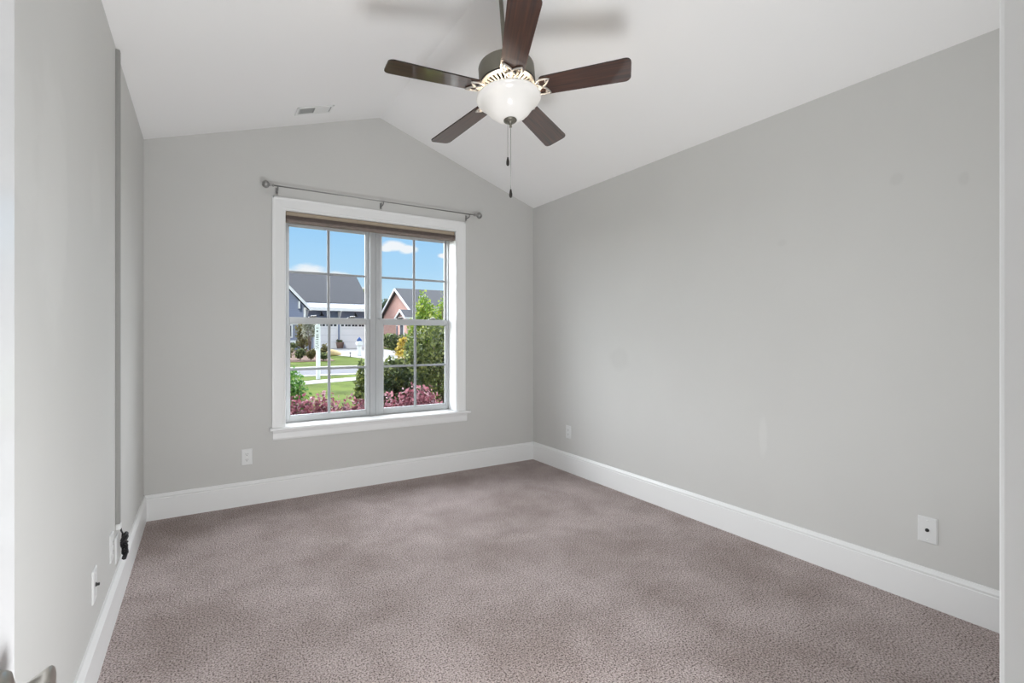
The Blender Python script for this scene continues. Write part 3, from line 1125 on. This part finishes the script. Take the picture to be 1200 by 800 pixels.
for k in range(5):
    ang = R(173.1 - 72 * k)
    b = MB()
    pts = blade_outline()
    n = len(pts)
    b.prism(pts, lambda a, q, t: (a, q, t), -.003, .003)
    b.mi = [0 if len(f) == n else 1 for f in b.f]
    bl = obj('blade', b, [M['wood'], M['edge']], fan)
    bl.matrix_basis = Matrix.Rotation(ang, 4, 'Z') @ Matrix.Rotation(R(PITCH), 4, 'X')
    br = MB()
    zz = -.0085
    for (p0, p1, bu) in (((.118, .0), (.196, .040), .021), ((.118, .0), (.196, -.040), .021), ((.112, .0), (.160, .0), .019)):
        br.tube([(q.x, q.y, zz) for q in lens(p0, p1, bu)], .0046, 8, closed=True)
    br.bbox(.085, .128, -.011, .011, -.013, -.004, .003)
    for (sx, sy) in ((.180, .030), (.180, -.030), (.160, 0)):
        br.lathe([(.005, -.013), (.005, -.003)], 10, Matrix.Translation((sx, sy, 0)))
        br.lathe([(0, -.0145), (.005, -.013)], 10, Matrix.Translation((sx, sy, 0)))
    obj('blade_bracket', br, M['silver'], bl)

bo = MB().lathe([(.144, -.030), (.150, -.032), (.152, -.037), (.149, -.042), (.140, -.047), (.130, -.054), (.121, -.066), (.111, -.082), (.098, -.099), (.081, -.115), (.061, -.128), (.040, -.137), (.020, -.141), (.008, -.142)], 64)
obj('bowl_shade', bo, M['bowl'], fan)
fi = MB().lathe([(.0, -.137), (.027, -.139), (.031, -.142), (.031, -.145), (.026, -.149), (.012, -.153), (.007, -.158), (.007, -.164), (.004, -.167), (.006, -.172), (.006, -.176), (.0, -.180)], 32)
obj('finial', fi, M['bronze'], fan)
# three bulbs in the bowl
for k in range(3):
    a = 2 * PI * k / 3 + .5
    bx, by = .07 * math.cos(a), .07 * math.sin(a)
    bb = MB().lathe([(.010, -.031), (.011, -.040), (.017, -.052), (.019, -.064), (.016, -.075), (.008, -.081), (0, -.082)], 16, Matrix.Translation((bx, by, 0)))
    obj('bulb', bb, M['bowl'], fan)
    ld = bpy.data.lights.new('bulb_light', 'POINT')
    ld.energy = BULB_W
    ld.color = (1.0, .84, .62)
    ld.shadow_soft_size = .02
    lo = bpy.data.objects.new('bulb_light', ld)
    COL.objects.link(lo)
    lo.parent = fan
    lo.location = (.095 * math.cos(a + PI / 3), .095 * math.sin(a + PI / 3), -.046)

# pull chains hang plumb from the light kit
fmx = wmat(fan)
p1 = fmx @ Vector((-.0135, 0, -.150))
p2 = fmx @ Vector((0, 0, -.179))
for (p, zt, zb) in ((p1, 2.029, 1.989), (p2, 1.882, 1.842)):
    cmb = MB()
    L = p.z - zt
    cmb.tube([p, (p.x, p.y, zt - .004)], .0013, 6)
    nb = int(L / .006)
    for q in range(nb):
        cmb.lathe([(0, -.0019), (.0019, 0), (0, .0019)], 6, Matrix.Translation((p.x, p.y, p.z - .006 * q)))
    co = obj('pull_chain', cmb, M['chain'], fan, world=True)
    fb = MB().lathe([(.0, zb), (.004, zb + .001), (.0075, zb + .008), (.0075, zb + .018), (.005, zb + .032), (.0035, zb + .040), (0, zb + .041)], 16, Matrix.Translation((p.x, p.y, 0)))
    obj('fob', fb, M['fob'], co, world=True)

# ------------------------------------------------------------------ outside: ground, street, walks


def gz(y):
    if y < 27:
        return FL
    if y < 45:
        return FL + .53 * (y - 27) / 18
    return .08


def sheet(poly, dz, name, m, label=None):
    """flat thick sheet following the ground"""
    mb = MB()
    n = len(poly)
    top = [(x, y, gz(y) + dz) for x, y in poly]
    bot = [(x, y, gz(y) + dz - .1) for x, y in poly]
    mb.add(top + bot, [list(range(n)), list(range(n, 2 * n))[::-1]] + [[i, n + i, n + (i + 1) % n, (i + 1) % n] for i in range(n)])
    return struct(name, mb, m, label=label)


gm = MB()
ys = [YO, 27, 36, 45, 130]
for a, b in zip(ys[:-1], ys[1:]):
    gm.add([(-60, a, gz(a)), (110, a, gz(a)), (110, b, gz(b)), (-60, b, gz(b))], [(0, 1, 2, 3)])
gm.add([(-60, YO, FL), (-60, -8, FL), (110, -8, FL), (110, YO, FL)], [(0, 1, 2, 3)])
struct('lawn', gm, M['grass'], label='green lawns across the street and in front of the window')
sheet([(-60, 21.75), (110, 21.75), (110, 26.75), (-60, 26.75)], .012, 'street', M['asphalt'])
sheet([(-60, 26.75), (110, 26.75), (110, 27.15), (-60, 27.15)], .05, 'far_curb', M['concrete'])
sheet([(-60, 21.35), (110, 21.35), (110, 21.75), (-60, 21.75)], .03, 'near_curb', M['concrete'])
sheet([(2.55, 17.65), (12.5, 22.0 - .4), (11.6, 22.0 + .9 - .4), (2.45, 18.75)], .02, 'front_walk', M['concrete'])
sheet([(7.4, 45.99), (7.4, 45), (7.4, 37), (8.5, 35), (9.2, 31), (9.5, 27.1), (14.2, 27.1), (13.4, 45), (13.4, 45.99)], .02, 'driveway', M['concrete'])
sheet([(-4, 4.25), (8, 4.25), (8, 7.4), (3.2, 7.6), (1.6, 6.6), (-4, 6.4)], .015, 'planting_bed', M['mulch'])
sheet([(1, 31.4), (5.4, 31.0), (6.8, 31.2), (7.25, 36), (7.2, 43.6), (1, 43.6)], .03, 'house_bed', M['mulch'])

# ------------------------------------------------------------------ plants
nrng = np.random.default_rng(11)


def leaves(P, size, flat=0.0, aspect=0.55):
    n = len(P)
    u = nrng.normal(size=(n, 3))
    u /= np.linalg.norm(u, axis=1)[:, None]
    w = nrng.normal(size=(n, 3))
    w -= (w * u).sum(1)[:, None] * u
    w /= np.linalg.norm(w, axis=1)[:, None]
    s = size * nrng.uniform(.6, 1.3, n)[:, None]
    a = P - u * s * .5
    b = P + w * s * aspect * .5
    c_ = P + u * s * .5
    d = P - w * s * aspect * .5
    return np.stack([a, b, c_, d], 1)


def crown(n, rx, ry, rz, hollow=.55, lumps=7):
    """points in a lumpy ellipsoid, mostly near its skin"""
    cs = nrng.normal(size=(lumps, 3))
    cs /= np.linalg.norm(cs, axis=1)[:, None]
    cs *= .55
    k = nrng.integers(0, lumps, n)
    v = nrng.normal(size=(n, 3))
    v /= np.linalg.norm(v, axis=1)[:, None]
    r = nrng.uniform(hollow, 1.0, n)[:, None]
    p = cs[k] + v * r * .52
    p[:, 0] *= rx
    p[:, 1] *= ry
    p[:, 2] *= rz
    return p


def stems(mb, base, h, spread, n, r):
    for k in range(n):
        a = 2 * PI * k / n + random.uniform(-.3, .3)
        tx, ty = math.cos(a) * spread * random.uniform(.5, 1), math.sin(a) * spread * random.uniform(.5, 1)
        mb.tube([base, (base[0] + tx * .35, base[1] + ty * .35, base[2] + h * .5), (base[0] + tx, base[1] + ty, base[2] + h)], [r, r * .7, r * .3], 6)


def shrub(name, label, cat, x, y, zb, zt, rx, ry, n, size, m, shape='oval', group=None, hollow=.55, lumps=9, stemn=6, z0=None):
    root = thing(name, label, cat, (x, y, zb), group=group)
    h = zt - zb
    lo = 0.10 * h if z0 is None else z0
    P = crown(n, rx / .98, ry / .98, (h - lo) / 2 / .98, hollow, lumps)
    if shape == 'cone':
        t = nrng.uniform(0, 1, n) ** 1.5
        a = nrng.uniform(0, 2 * PI, n)
        rr = (1 - t) ** .8 * nrng.uniform(.35, 1, n) * (1 + .25 * np.sin(3 * a + 9 * t))
        P = np.stack([rx * rr * np.cos(a), ry * rr * np.sin(a), (t - .5) * (h - lo)], 1)
    P[:, 2] += lo + (h - lo) / 2
    P[:, 2] = np.maximum(P[:, 2], size * .6 + .2 * h * nrng.uniform(0, 1, n) * (P[:, 2] < size * .6))
    leaf_obj('foliage', leaves(P, size), None, m, root)
    sm = MB()
    stems(sm, (0, 0, -.02), h * .72, min(rx, ry) * .6, stemn, max(.008, h * .012))
    obj('stems', sm, M['bark'], root)
    return root


HG = 'plum hedge plants'
for (x, y, zt, rx, lab) in (
        (.60, 6.02, .60, .40, 'plum-leaved bush under the left edge of the window'),
        (1.06, 5.92, .60, .38, 'plum-leaved bush just right of the bright green fern bush'),
        (1.52, 5.84, .80, .40, 'tall plum-leaved bush left of the window centre post'),
        (1.98, 5.66, .66, .38, 'plum-leaved bush right of the window centre post'),
        (2.42, 5.52, .70, .40, 'plum-leaved bush at the right end of the hedge')):
    shrub('plum_bush', lab, 'bush', x, y, FL, zt, rx, .36, 3000, .055, M['lf_red'], group=HG, hollow=.3)
shrub('fern_bush', 'bright green feathery bush at the left edge of the window view', 'bush', .93, 7.05, FL, .97, .30, .30, 2600, .06, M['lf_bright'], hollow=.2)
shrub('low_bush', 'small lime green bush low beside the window centre post', 'bush', 1.72, 5.02, FL, .42, .20, .18, 800, .045, M['lf_lime'], hollow=.2)
shrub('broadleaf_shrub', 'dark green leafy shrub in the right window half, lower left part', 'shrub', 2.66, 7.80, FL, .84, .40, .4, 4600, .075, M['lf_dark'])
shrub('broadleaf_shrub', 'small dark shrub left of the window centre post before the walk', 'shrub', 2.36, 8.60, FL, .80, .17, .22, 1300, .07, M['lf_green'])
shrub('broadleaf_shrub', 'mid-height green shrub between the dark leafy shrub and the tallest one', 'shrub', 3.16, 8.3, FL, 1.30, .36, .4, 4200, .078, M['lf_green'])
shrub('broadleaf_shrub', 'tall dense green shrub filling the right side of the window', 'shrub', 3.78, 8.35, FL, 1.66, .62, .6, 7000, .078, M['lf_green'])
shrub('young_tree', 'lime green young tree before the brick house roof', 'tree', 4.28, 10.7, FL, 2.22, .34, .34, 3400, .085, M['lf_lime'], lumps=11, z0=.6)
shrub('gold_shrub', 'golden-leaved shrub between driveway and tall green shrub', 'shrub', 3.75, 10.6, FL, 1.08, .17, .2, 420, .07, M['lf_yellow'], hollow=.3)
shrub('gold_shrub', 'small gold and green shrub left of the window centre post', 'shrub', 3.62, 12.2, FL, .74, .26, .3, 700, .075, M['lf_yellow'], hollow=.3)
shrub('light_tree', 'pale green tree at the far right of the window view', 'tree', 10.75, 23.4, FL, 4.0, .95, .9, 2600, .17, M['lf_lime'], hollow=.3)
shrub('dark_shrub', 'dark green shrub at the foot of the brick house', 'shrub', 12.0, 34.6, gz(34.6), 1.75, 1.5, .9, 2200, .22, M['lf_dark'])
shrub('gold_shrub', 'orange-gold shrub in front of the dark shrub by the brick house', 'shrub', 10.3, 28.6, gz(28.6), 1.15, .75, .6, 1000, .17, M['lf_yellow'], hollow=.3)
shrub('olive_tree', 'small olive green tree beside the blue house corner', 'tree', 6.05, 38.0, gz(38), 2.25, .62, .6, 900, .2, M['lf_olive'], hollow=.3)
shrub('pale_tree', 'sparse pale-leaved small tree in front of the left garage door', 'tree', 6.30, 36.6, gz(36.6), 2.55, .62, .6, 620, .2, M['lf_pale'], hollow=.2, z0=.9)
BG = 'bushes in the bed of the blue house'
for (x, y, zt, rx, m, lab) in (
        (4.35, 32.5, .62, .40, 'lf_olive', 'brown-green bush leftmost in the bed of the blue house'),
        (5.02, 32.3, .42, .34, 'lf_dark', 'dark low bush second from left in the blue house bed'),
        (5.58, 32.0, .56, .36, 'lf_olive', 'brown-green bush below the pale small tree'),
        (6.22, 31.6, .34, .32, 'lf_dark', 'dark low bush right of the white sign post'),
        (4.9, 37.5, .95, .8, 'lf_dark', 'dark bush against the blue house wall'),
        (7.0, 35.7, .72, .40, 'lf_olive', 'grassy olive clump beside the driveway edge')):
    shrub('bed_bush', lab, 'bush', x, y, gz(y), zt, rx, .36, 620, .17, M[m], group=BG, hollow=.3)
shrub('pine_tree', 'dark pine behind the left slope of the brick house', 'tree', 21.5, 66.0, .08, 6.3, 2.3, 2.0, 2200, .5, M['lf_pine'], z0=1.5)
shrub('distant_tree', 'green tree behind the right end of the blue house', 'tree', 20.4, 72.0, .08, 8.0, 2.6, 2.2, 2200, .5, M['lf_green'], z0=1.5)
for (x, y, zt, lab) in ((2.0, 78, 7.5, 'far green tree hidden mostly behind the blue house'), (34.0, 75, 7.6, 'far green tree right of the brick house')):
    shrub('distant_tree', lab, 'tree', x, y, .08, zt, 3.2, 2.4, 1800, .5, M['lf_pine'], z0=1.2)

# ------------------------------------------------------------------ blue house across the street
bh = thing('blue_house', 'blue-grey house with white garage doors and dark shingle roof', 'house', (9.0, 46.0, 0.08))


def hp(name, mb, m, parent=bh):
    return obj(name, mb, m, parent, world=True)


GY = 46.0
hp('garage_wall', MB().box(6.0, 13.1, GY, 54.5, .0, 4.30), M['siding'])
g = MB()
g.prism([(GY, 4.3), (GY + 9.4, 4.3), (GY + 4.7, 7.0)], lambda a, b, t: (t, a, b), 12.9, 13.1)
hp('gable_wall', g, M['siding'])
r = MB()
rp = [(GY - .25, 4.18), (GY + 4.7, 7.25), (GY + 9.6, 4.18), (GY + 9.6, 4.05), (GY + 4.7, 7.05), (GY - .25, 4.05)]
r.prism(rp, lambda a, b, t: (t, a, b), 1.0, 13.15)
hp('roof', r, M['shingle'])
mr = MB()
mr.prism([(GY - 1.0, 3.66), (GY - .02, 4.28), (GY - .02, 4.20), (GY - 1.0, 3.60)], lambda a, b, t: (t, a, b), 7.35, 13.3)
for k in range(16):
    xx = 7.4 + k * .39
    mr.prism([(GY - 1.0, 3.66), (GY - .02, 4.28), (GY - .02, 4.315), (GY - 1.0, 3.695)], lambda a, b, t: (t, a, b), xx, xx + .03)
hp('metal_awning', mr, M['metal_roof'])
hp('gutter', MB().box(7.35, 13.3, GY - 1.10, GY - .985, 3.42, 3.68), M['white'])
for xx in (7.62, 10.38, 13.0):
    b = MB()
    b.box(xx - .08, xx + .08, GY - .14, GY, 2.6, 3.45)
    b.box(xx - .08, xx + .08, GY - .98, GY, 3.36, 3.5)
    b.prism([(GY - .14, 2.7), (GY - .14, 2.9), (GY - .75, 3.38), (GY - .92, 3.38)], lambda a, c_, t: (t, a, c_), xx - .06, xx + .06)
    hp('bracket', b, M['white'])
for (x0, x1) in ((7.62, 10.20), (10.56, 13.0)):
    d = MB()
    for k in range(4):
        d.bbox(x0, x1, GY - .06, GY - .005, .08 + k * .6, .08 + k * .6 + .592, .012)
    dr = hp('garage_door', d, M['garage'])
    for k in range(4):
        for q in (-.17, .17):
            xc = x0 + (x1 - x0) * (k + .5) / 4 + q
            hp('pane', MB().box(xc - .115, xc + .115, GY - .075, GY - .058, 2.08, 2.33), M['darkglass'], dr)
tm = MB()
for (x0, x1) in ((7.50, 7.61), (10.205, 10.28), (10.48, 10.555), (13.005, 13.1)):
    tm.box(x0, x1, GY - .08, GY, .08, 2.6)
tm.box(7.50, 13.1, GY - .08, GY, 2.48, 2.62)
hp('door_trim', tm, M['white'])
for xx in (8.85, 11.8):
    l = MB()
    l.tube([(xx, GY, 3.25), (xx, GY - .25, 3.32), (xx, GY - .38, 3.2)], .03, 8)
    l.lathe([(.05, 3.22), (.08, 3.12), (.24, 2.98)], 18, Matrix.Translation((xx, GY - .38, 0)))
    hp('gooseneck_lamp', l, M['lamp_iron'])
# front gable wing on its left
WY = 44.5
wx = 4.45
w = MB()
w.prism([(1.5, 0), (7.28, 0), (7.28, 3.70), (wx, 6.75), (1.5, 3.6)], lambda a, b, t: (a, t, b), WY, GY + 3)
hp('wing_wall', w, M['siding'])
w = MB()
w.prism([(7.62, 3.42), (7.62, 3.58), (wx, 7.02), (wx, 6.86)], lambda a, b, t: (a, t, b), WY - .42, GY + 5.2)
w.prism([(1.28, 3.42), (1.28, 3.58), (wx, 7.02), (wx, 6.86)], lambda a, b, t: (a, t, b), WY - .42, GY + 5.2)
hp('wing_roof', w, M['shingle'])
w = MB()
w.prism([(7.66, 3.30), (7.66, 3.60), (wx, 7.05), (wx, 6.74)], lambda a, b, t: (a, t, b), WY - .50, WY - .42)
w.prism([(1.24, 3.30), (1.24, 3.60), (wx, 7.05), (wx, 6.74)], lambda a, b, t: (a, t, b), WY - .50, WY - .42)
hp('rake_board', w, M['white'])
w = MB()
w.box(7.16, 7.34, WY - .06, WY + .1, .1, 3.6)
w.box(1.5, 7.34, WY - .07, WY, .62, .84)
w.box(1.5, 7.34, WY - .10, WY, 2.16, 2.3)
w.box(6.72, 6.84, WY - .38, WY, 3.5, 4.1)
hp('corner_trim', w, M['white'])
w = MB()
w.box(5.2, 6.32, WY - .06, WY, 1.05, 2.16)
wf_ = hp('window', w, M['white'])
hp('pane', MB().box(5.3, 6.2, WY - .07, WY - .055, 1.15, 2.06), M['darkglass'], wf_)

# ------------------------------------------------------------------ brick house
kh = thing('brick_house', 'red brick house with a white-trimmed gable and grey roof', 'house', (19.0, 43.6, 0.08))


def kp(name, mb, m, parent=kh):
    return obj(name, mb, m, parent, world=True)


KX, K0, K1, KM = 15.1, 39.1, 48.2, 43.65
k = MB()
k.prism([(K0 + .3, 0), (K1 - .3, 0), (K1 - .3, 3.18), (KM, 5.40), (K0 + .3, 3.18)], lambda a, b, t: (t, a, b), KX, 26.0)
kp('brick_wall', k, M['brick'])
k = MB()
k.prism([(K0 - .1, 2.96), (K0 - .1, 3.10), (KM, 5.58), (KM, 5.44)], lambda a, b, t: (t, a, b), KX - .30, 26.3)
k.prism([(K1 + .1, 2.96), (K1 + .1, 3.10), (KM, 5.58), (KM, 5.44)], lambda a, b, t: (t, a, b), KX - .30, 26.3)
kp('roof', k, M['shingle'])
k = MB()
for e in (K0 - .12, K1 + .12):
    k.prism([(e, 2.86), (e, 3.06), (KM, 5.56), (KM, 5.36)], lambda a, b, t: (t, a, b), KX - .38, KX - .30)
k.box(KX - .3, 26.3, K0 - .2, K0 - .1, 2.94, 3.10)
kp('rake_board', k, M['white'])
P0, P1, PM = 37.15, 39.4, 38.27
k = MB()
k.prism([(P0 + .12, 0), (P1, 0), (P1, 2.72), (PM, 3.20), (P0 + .12, 2.72)], lambda a, b, t: (t, a, b), 13.6, 18.0)
kp('porch_wall', k, M['brick'])
k = MB()
for e in (P0, P1 + .1):
    k.prism([(e, 2.62), (e, 2.70), (PM, 3.34), (PM, 3.26)], lambda a, b, t: (t, a, b), 13.4, 18.2)
kp('porch_roof', k, M['shingle'])
k = MB()
for e in (P0 - .02, P1 + .12):
    k.prism([(e, 2.56), (e, 2.69), (PM, 3.34), (PM, 3.18)], lambda a, b, t: (t, a, b), 13.33, 13.4)
k.box(13.4, 18.2, P0 - .06, P0 - .0, 2.56, 2.68)
kp('porch_trim', k, M['white'])
for yc in (38.3, 41.0, 43.6):
    xx = 13.6 if yc < 39.4 else KX
    w_ = kp('window', MB().box(xx - .05, xx + .01, yc - .45, yc + .45, .9, 2.2), M['white'])
    kp('pane', MB().box(xx - .06, xx - .045, yc - .36, yc + .36, .98, 2.12), M['darkglass'], w_)

# ------------------------------------------------------------------ things on the lawns
ps = thing('sign_post', 'white post with a narrow lettered board by the street', 'sign post', (3.70, 19.75, FL))
pp = MB().bbox(-.065, .065, -.06, .06, 0, 2.1, .006)
pp.lathe([(.085, 2.10), (.085, 2.13), (.0, 2.19)], 4, Matrix.Rotation(R(45), 4, 'Z'))
obj('post', pp, M['white'], ps)
bd = obj('board', MB().bbox(-.135, .035, -.085, -.061, 1.12, 2.06, .004), M['white'], ps)
BX = -.05
mk_ = MB().prism([(BX, 1.79), (BX + .035, 1.83), (BX, 1.87), (BX - .035, 1.83)], lambda a, b, t: (a, t, b), -.085, -.087)
obj('dark_mark', mk_, M['slot'], bd)
for (dx, z_, hw) in ((0, 1.955, .045), (0, 1.70, .045), (0, 1.64, .045), (0, 1.595, .045), (0, 1.52, .045), (-.02, 1.44, .018), (.02, 1.42, .018), (-.03, 1.37, .018),
                     (.01, 1.35, .018), (.035, 1.30, .018), (-.04, 1.27, .018), (0, 1.24, .018), (.03, 1.2, .018), (-.03, 1.18, .018)):
    obj('dark_mark', MB().box(BX + dx - hw, BX + dx + hw, -.087, -.085, z_ - .010, z_ + .010), M['slot'], bd)

mbx = thing('mailbox', 'white mailbox post with a dark blue top at the driveway edge', 'mailbox', (9.35, 35.2, gz(35.2)))
obj('post', MB().bbox(-.13, .13, -.12, .12, 0, .78, .03), M['white'], mbx)
mm_ = MB()
mm_.prism([(-.19, 0), (.19, 0), (.19, .14), (.14, .24), (0, .28), (-.14, .24), (-.19, .14)], lambda a, b, t: (a, t, .78 + b), -.28, .26)
obj('box', mm_, M['white'], mbx)
obj('lid', MB().lathe([(.17, 1.05), (.18, 1.12), (.13, 1.22), (.06, 1.3), (0, 1.36)], 16), M['blue'], mbx)
bp_ = thing('brown_stake', 'slim brown post standing right of the white mailbox', 'post', (9.55, 33.6, gz(33.6)))
sm = MB().tube([(0, 0, 0), (0, 0, .85)], .07, 8)
sm.lathe([(.07, .82), (.13, .88), (.1, .98), (0, 1.02)], 10)
obj('stake', sm, M['brownpost'], bp_)
obj('side_box', MB().bbox(.05, .32, -.1, .1, .15, .45, .02), M['terracotta'], bp_)
pl = thing('path_light', 'tiny dark path light on the lawn by the driveway', 'path light', (8.5, 34.3, gz(34.3)))
obj('stake', MB().tube([(0, 0, 0), (0, 0, .26)], .022, 8), M['lamp_iron'], pl)
obj('cap', MB().lathe([(.08, .25), (.07, .29), (0, .34)], 12), M['lamp_iron'], pl)
bo_ = MB()
rg2 = random.Random(5)
prof = [(0.0, 0), (.42, 0), (.48, .12), (.42, .26), (.25, .36), (0, .39)]
bo_.lathe(prof, 12)
bo_.v = [(x * 1.2 * (1 + .12 * math.sin(3 * x + 5 * y)), y * (1 + .1 * math.cos(4 * x)), z * (1 + .15 * math.sin(6 * x + 2))) for x, y, z in bo_.v]
bo_obj = tag(obj('boulder', bo_, M['stone']), 'sandy yellow boulder at the edge of the driveway', 'boulder')
bo_obj.location = (7.75, 36.3, gz(36.3))
pt = thing('planter', 'brown planter with a dark plant between the garage doors', 'planter', (10.38, 45.55, .10))
obj('pot', MB().lathe([(0, 0), (.26, 0), (.34, .5), (.37, .55), (.33, .55), (.31, .5), (0, .5)], 20), M['terracotta'], pt)
leaf_obj('plant', leaves(crown(220, .36, .34, .22, .2, 5) + np.array([0, 0, .66]), .14), None, M['lf_dark'], pt)
